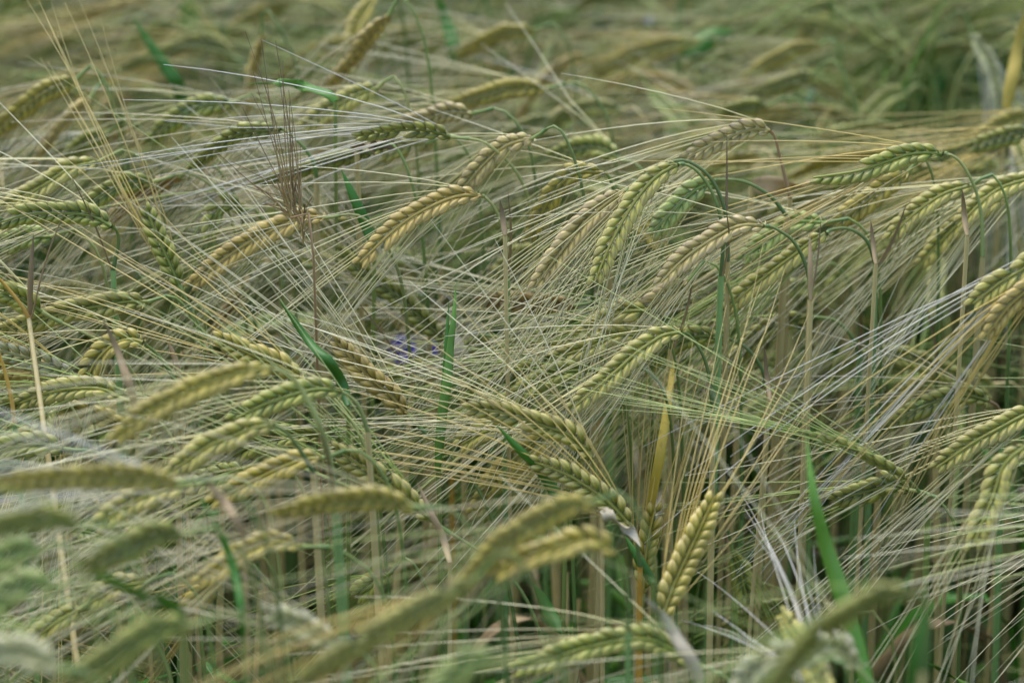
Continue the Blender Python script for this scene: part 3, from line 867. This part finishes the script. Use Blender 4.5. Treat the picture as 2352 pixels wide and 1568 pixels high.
placed = {k: [] for k in range(14)}
srng = random.Random(9)
count = 0
for _ in range(8200):
    x = srng.uniform(-1.7, 1.7)
    y = srng.uniform(.85, 4.6)
    if _ > 5200 and not (abs(x) < .2 * y + .15 and y < 2.3):
        continue
    if abs(x) > .36 * y / 2 + 1.0:
        continue
    if y > 2.2 and srng.random() < .4:
        continue
    k = srng.randrange(14)
    rz = srng.gauss(0, .35)
    tilt = srng.gauss(0, .05)
    hz = srng.uniform(.86, 1.05)
    P = protos[k][7]
    M = (Matrix.Rotation(rz, 3, 'Z') @ Matrix.Rotation(tilt, 3, 'Y'))
    Mn = np.array(M)
    head = True
    W = [Mn @ (p * np.array([1, 1, hz])) + np.array([x, y, 0]) for p in P]
    um, vm, dm = proj(W[2])
    if -250 < um < 2600 and vm > -60:
        inframe = True
        if dm < 1.95:                # in view: only low late tillers, under the counted ears
            hz = srng.uniform(.55, .82) if dm > 1.2 else srng.uniform(.35, .5)
            W = [Mn @ (p * np.array([1, 1, hz])) + np.array([x, y, 0]) for p in P]
            um, vm, dm = proj(W[2])
            if srng.random() < .8 or hides_a_hero(W, 26, .0) or open_gap(um, vm, srng):
                head = False
                if srng.random() < .3:
                    continue
    placed[k].append((Mn, x, y, hz, head))
    count += 1
VV, FF, TA, RA, SA, MM, off, mo = [], [], [], [], [], [], 0, 0
allm = []
for k, pl in placed.items():
    v, f, t, r, s, mi, mats, _p = protos[k]
    for (Mn, x, y, hz, head) in pl:
        # lowering a stalk shortens its straw, not its ear
        vz = v.copy()
        vz[:, 2] = np.where(v[:, 2] < .55, v[:, 2] * ((.55 - .78 * (1 - hz)) / .55), v[:, 2] - .78 * (1 - hz))
        o2, n2 = (0, 0) if head else cut[k]
        VV.append((vz @ Mn.T + np.array([x, y, 0]))[o2:])
        FF.append(f[n2:] - o2 + off)
        TA.append(t[o2:])
        RA.append((r[o2:] + srng.random() * .6) % 1.0)
        SA.append(s[o2:])
        MM.append(mi[n2:] + mo)
        off += len(v) - o2
    allm += mats
    mo += 5
stand = raw_mesh("barley_stand", allm, np.concatenate(VV), np.concatenate(FF), np.concatenate(TA), np.concatenate(RA), np.concatenate(SA))
stand.data.polygons.foreach_set("material_index", np.concatenate(MM).astype(np.int32))
stand['kind'] = 'stuff'
stand['label'] = "dense mass of barley filling the rest of the field"
stand['category'] = "barley"
print("hero", n_hero, "fill", n_fill, "stand", count, "faces", len(stand.data.polygons))

# grassy weeds and young shoots near the soil
ug = [MB() for _ in range(4)]
urng = random.Random(4)
for _ in range(12200):
    x = urng.uniform(-1.3, 1.3)
    y = urng.uniform(.7, 4.3) if _ < 7000 else urng.uniform(1.7, 3.6)
    h = urng.uniform(.15, .56) if y < 1.8 else urng.uniform(.3, .8)
    if _ > 9200:                                        # a leafy green patch far over on one side
        x, y, h = urng.uniform(.05, .75) if urng.random() < .55 else urng.uniform(-.8, .2), urng.uniform(1.85, 3.2), urng.uniform(.55, .84)
    dx, dy = urng.gauss(0, .05), urng.gauss(0, .05)
    b = np.array([x, y, 0.0])
    t2 = b + np.array([dx * 2.2, dy * 2.2, h])
    blade(ug[urng.choices((0, 1, 2, 3), (8, 4, .25, 2.8))[0]], spline([b, b + np.array([dx * .6, dy * .6, h * .55]), t2], 6), urng.uniform(.003, .009), urng)
for nm, mb, mt, lb in zip(("green_undergrowth", "fresh_undergrowth", "dry_undergrowth", "bluish_undergrowth"), ug, (LEAF['g'], LEAF['e'], LEAF['t'], LEAF['u']),
                          ("dark green grass growing low between the barley straws", "fresh green grass growing low between the barley straws",
                           "dead tan grass low between the barley straws", "bluish green grass low between the barley straws")):
    o = mb.build(nm, mt)
    o['kind'] = 'stuff'
    o['label'] = lb
    o['category'] = "grass"

# ------------------------------------------------------------------ single grass blades, dry leaves, other plants
BL = [
 ("slim green blade lying level over a tan bristly ear", 'e', 1.5, .0065, [(770,232),(750,213),(700,198),(640,190),(560,194)]),
 ("dark green blade slanting down through the blurred upper rows", 'g', 1.8, .009, [(430,290),(420,230),(405,190),(385,160),(350,110),(305,40)]),
 ("bright green blade hanging at the top edge", 'e', 2.0, .016, [(440,75),(436,40),(430,-20)]),
 ("narrow green blade standing upright near the blue flower", 'e', 1.4, .0050, [(1005,1080),(1015,960),(1028,870),(1034,800),(1041,740),(1047,653)]),
 ("thin green blade beside the upright narrow blade", 'g', 1.41, .0034, [(1008,1010),(1022,870),(1026,780),(1031,690)]),
 ("dark green blade pointing up beside a straw coloured ear", 'g', 1.37, .0055, [(800,930),(785,880),(750,825),(700,770),(640,686)]),
 ("dark green blade sloping under the yellow cream ear", 'g', 1.35, .0058, [(1300,1170),(1284,1142),(1251,1095),(1201,1043),(1140,975)]),
 ("broad bright green blade leaning in front of the straws", 'e', 1.22, .0075, [(2010,1640),(1972,1490),(1928,1345),(1895,1245),(1870,1140),(1852,1000)]),
 ("soft green blade standing at the bottom near the big ear", 'g', 1.0, .0085, [(2100,1620),(2115,1500),(2128,1380)]),
 ("green stem like blade bending through blurred ears", 'g', 1.17, .0038, [(558,1460),(553,1395),(533,1295),(500,1212),(455,1135)]),
 ("short green blade among straws under a bleached leaf", 'g', 1.36, .005, [(1500,1340),(1494,1328),(1465,1280),(1435,1230)]),
 ("green blade between dark straws under the yellow ear", 'g', 1.45, .007, [(1300,1450),(1284,1435),(1255,1390),(1225,1340)]),
 ("green blade sloping under the brownish olive ear", 'g', 1.47, .006, [(860,560),(845,528),(820,470),(784,390)]),
 ("green stem like blade at the top edge", 'g', 1.85, .009, [(1048,150),(1042,110),(1022,40),(1000,-20)]),
 ("thick pale green shoot lying blurred among the lower ears", 'e', 1.05, .012, [(420,1415),(340,1368),(270,1335),(210,1316)]),
 ("orange dry blade at the upper side edge", 'y', 1.7, .008, [(2312,250),(2325,180),(2338,110),(2356,20)]),
 ("bluish short blade in the hazy far rows", 'u', 1.95, .006, [(1855,232),(1870,200),(1890,165)]),
 ("bluish leaf end in the dark upper corner", 'u', 2.05, .007, [(2185,112),(2165,85),(2145,58)]),
 ("bright green broad leaf in the far blurred rows", 'g', 1.95, .016, [(1565,118),(1620,95),(1690,72)]),
 ("green blade leaning behind the grey straw ear", 'g', 2.1, .008, [(2180,330),(2150,230),(2170,150),(2160,40)]),
 ("green grass leaf crossing the dark upper corner", 'g', 2.1, .009, [(2060,270),(2090,190),(2080,120),(2040,60)]),
 ("bleached dry leaf folded over a yellow cream ear", 'w', 1.33, .008, [(1384,1170),(1405,1190),(1440,1212),(1472,1255)]),
 ("bleached leaf strip bending down beside bare straws", 't', 1.33, .0035, [(1034,1290),(1020,1240),(995,1190),(958,1105)]),
 ("withered brown leaf curled under the white topped ear", 'k', 1.5, .016, [(820,345),(850,330),(885,325),(905,345)]),
 ("pinkish dry leaf lying level behind the plump green ear", 't', 1.55, .012, [(1728,424),(1800,428),(1850,422),(1905,405)]),
 ("grey blurred dry leaf bending over the green shoot", 't', 1.17, .004, [(560,1230),(540,1190),(505,1140),(455,1085)]),
 ("white streaked dry leaf at the bottom between straws", 'w', 1.2, .006, [(1610,1570),(1580,1500),(1540,1440),(1480,1370)]),
 ("pale whitish leaf behind the upright narrow blade", 'w', 1.5, .012, [(1062,860),(1050,810),(1045,760)]),
 ("thin dark brown dead leaf standing by the side edge", 'k', 1.38, .0030, [(68,723),(70,640),(77,536)]),
 ("brown dead spike leaning over the level green ear", 'k', 1.31, .0040, [(310,945),(296,880),(268,800),(233,728)]),
 ("slender brown spike beside a curved green neck", 'k', 1.4, .0030, [(412,865),(400,820),(384,780)]),
 ("rusty thin spike beside the slender golden ear neck", 'k', 1.39, .0030, [(1160,540),(1155,500),(1148,458)]),
 ("rusty red spike under the side edge cream ears", 'k', 1.41, .0030, [(2222,540),(2215,490),(2210,435)]),
 ("dark thin spike against the braided cream green ear", 'k', 1.365, .0026, [(1862,690),(1861,610),(1860,533)]),
 ("brown spike beside an arched neck near long silver awns", 'k', 1.42, .0026, [(2012,606),(2006,560),(2000,505)]),
 ("long thin brown leaf between pale straws", 'k', 1.4, .0026, [(1768,920),(1762,870),(1755,790)]),
]
for (lab, mt, d, wd, pts) in BL:
    rng = random.Random(lab)
    W = [at(u, v, d + rng.uniform(-.006, .006)) for u, v in pts]
    q = W[0]
    kind = "dry_leaf_blade" if mt in 'kwty' else "grass_blade"
    root = new_thing(kind, lab, "dry leaf" if mt in 'kwty' else "grass blade", (q[0], q[1], 0),
                     "dry leaf blades among the barley" if mt in 'kwty' else "green grass blades among the barley")
    org = np.array([q[0], q[1], 0])
    mb = MB()
    blade(mb, spline(W, 18), wd, rng, side=nrm(RGT * .9 + UPV * rng.uniform(-.5, .5)), fold=rng.uniform(.15, .5), base_w=.6)
    mb.build("leaf", LEAF[mt], root, org)
    st = MB()
    tube(st, spline([q, q * np.array([1, 1, .6]) + np.array([rng.gauss(0, .004), .004, 0]), org], 8), .0011 if wd < .012 else .0016, 6, .5)
    st.build("stem", STEM['s' if mt in 'kwty' else 'g'], root, org)

# brown wispy dry grass with bristly spikelets
d0 = 1.385
q = at(722, 640, d0)
root = new_thing("brome_grass", "brown wispy dry grass with dark bristles above a golden ear", "grass", (q[0], q[1], 0))
org = np.array([q[0], q[1], 0])
mb = MB()
tube(mb, spline([at(668, 500, d0), at(684, 535, d0), at(704, 580, d0), at(722, 640, d0), org + np.array([0, 0, .3]), org], 24), np.linspace(.0006, .0012, 24), 6, .5)
mb.build("stem", STEM['k'], root, org)
sp_, aw_ = MB(), MB()
rng = random.Random(3)
heads = [((672, 508), (640, 400)), ((676, 515), (668, 405)), ((684, 530), (688, 420)), ((670, 505), (645, 440)), ((690, 545), (700, 470)), ((664, 500), (610, 440)), ((696, 560), (690, 500))]
tips = [(557, 247), (577, 213), (582, 166), (600, 90), (633, 94), (663, 207), (665, 232), (490, 343), (563, 72), (545, 420), (655, 250), (610, 200), (640, 170), (690, 330), (530, 370), (672, 280), (650, 140)]
for i, (a_, b_2) in enumerate(heads):
    P = spline([at(*a_, d0), at((a_[0] + b_2[0]) / 2 + 3, (a_[1] + b_2[1]) / 2, d0 + rng.uniform(-.004, .004)), at(*b_2, d0)], 8)
    tube(sp_, P, np.linspace(.0005, .0004, 8), 4, rng.random())
    for k in range(1, 8):
        dv = nrm(P[k] - P[k - 1] + rng_vec(rng) * .001)
        kernel(sp_, P[k - 1], dv, rng_vec(rng), .009, .0009, .0008, rng.random(), 5, 5)
for i, tp in enumerate(tips):
    hb = heads[min(range(len(heads)), key=lambda h: abs(heads[h][1][0] - tp[0]) + abs(heads[h][1][1] - tp[1]) * .2 + (i * 7 + h * 3) % 9 * 4)][1]
    s0 = at(hb[0] * .25 + 684 * .75 + rng.uniform(-12, 12), 495 + rng.uniform(-70, 35), d0 + rng.uniform(-.003, .003))
    e0 = at(*tp, d0 + rng.uniform(-.012, .012))
    md = (s0 + e0) / 2 + RGT * rng.uniform(-.002, .003)
    tube(aw_, spline([s0, md, e0], 10), np.linspace(.00042, .00015, 10), 4, rng.random(), .3, 1)
so = sp_.build("seed_head", BROME, root, org)
aw_.build("bristles", BROME, so, org)


# blue cornflowers
def cornflower(lab, u, v, d, size, lean):
    c = at(u, v, d)
    org = np.array([c[0] + .01, c[1] + .01, 0])
    root = new_thing("cornflower", lab, "flower", tuple(org), "blue cornflowers among the barley")
    rng = random.Random(lab)
    ax = nrm(np.array(lean))
    mb = MB()
    tube(mb, spline([c - ax * .012, c - ax * .03 + np.array([0, 0, -.01]), org + np.array([0, 0, .35]), org], 16), .0011, 6, .5)
    mb.build("stem", STEM['b'], root, org)
    mb = MB()
    kernel(mb, c - ax * .014, ax, RGT, .014, .0085, .0085, .4, 9, 7)
    mb.build("calyx", STEM['g'], root, org)
    fl = MB()
    A = nrm(np.cross(ax, [0.2, .3, .9]))
    B = np.cross(ax, A)
    for k in range(9):
        an = k * 2 * math.pi / 9 + rng.uniform(-.15, .15)
        o_ = math.cos(an) * A + math.sin(an) * B
        sd = nrm(np.cross(ax, o_))
        for j in (-1, 0, 1):                             # each ray floret ends in three lobes
            e_ = nrm(o_ + j * .38 * sd + ax * .5)
            blade(fl, spline([c, c + (o_ * .5 + ax * .5) * size * .5, c + e_ * size], 7), size * .32, rng, side=sd, fold=.4, base_w=.25)
    for k in range(12):
        an = rng.uniform(0, 6.28)
        e_ = nrm(ax + .4 * (math.cos(an) * A + math.sin(an) * B))
        kernel(fl, c, e_, A, size * .45, .0016, .0016, .1, 5, 5)
    fl.build("petals", PETAL, root, org)


cornflower("violet blue cornflower blurred behind the awns near the centre", 930, 806, 1.66, .0105, (-.3, -.7, .6))
cornflower("darker small cornflower half hidden beside the violet blue one", 985, 800, 1.68, .0065, (.6, -.3, .6))
cornflower("faint purple cornflower in the far upper rows", 1494, 48, 2.1, .0038, (-.2, -.5, .8))
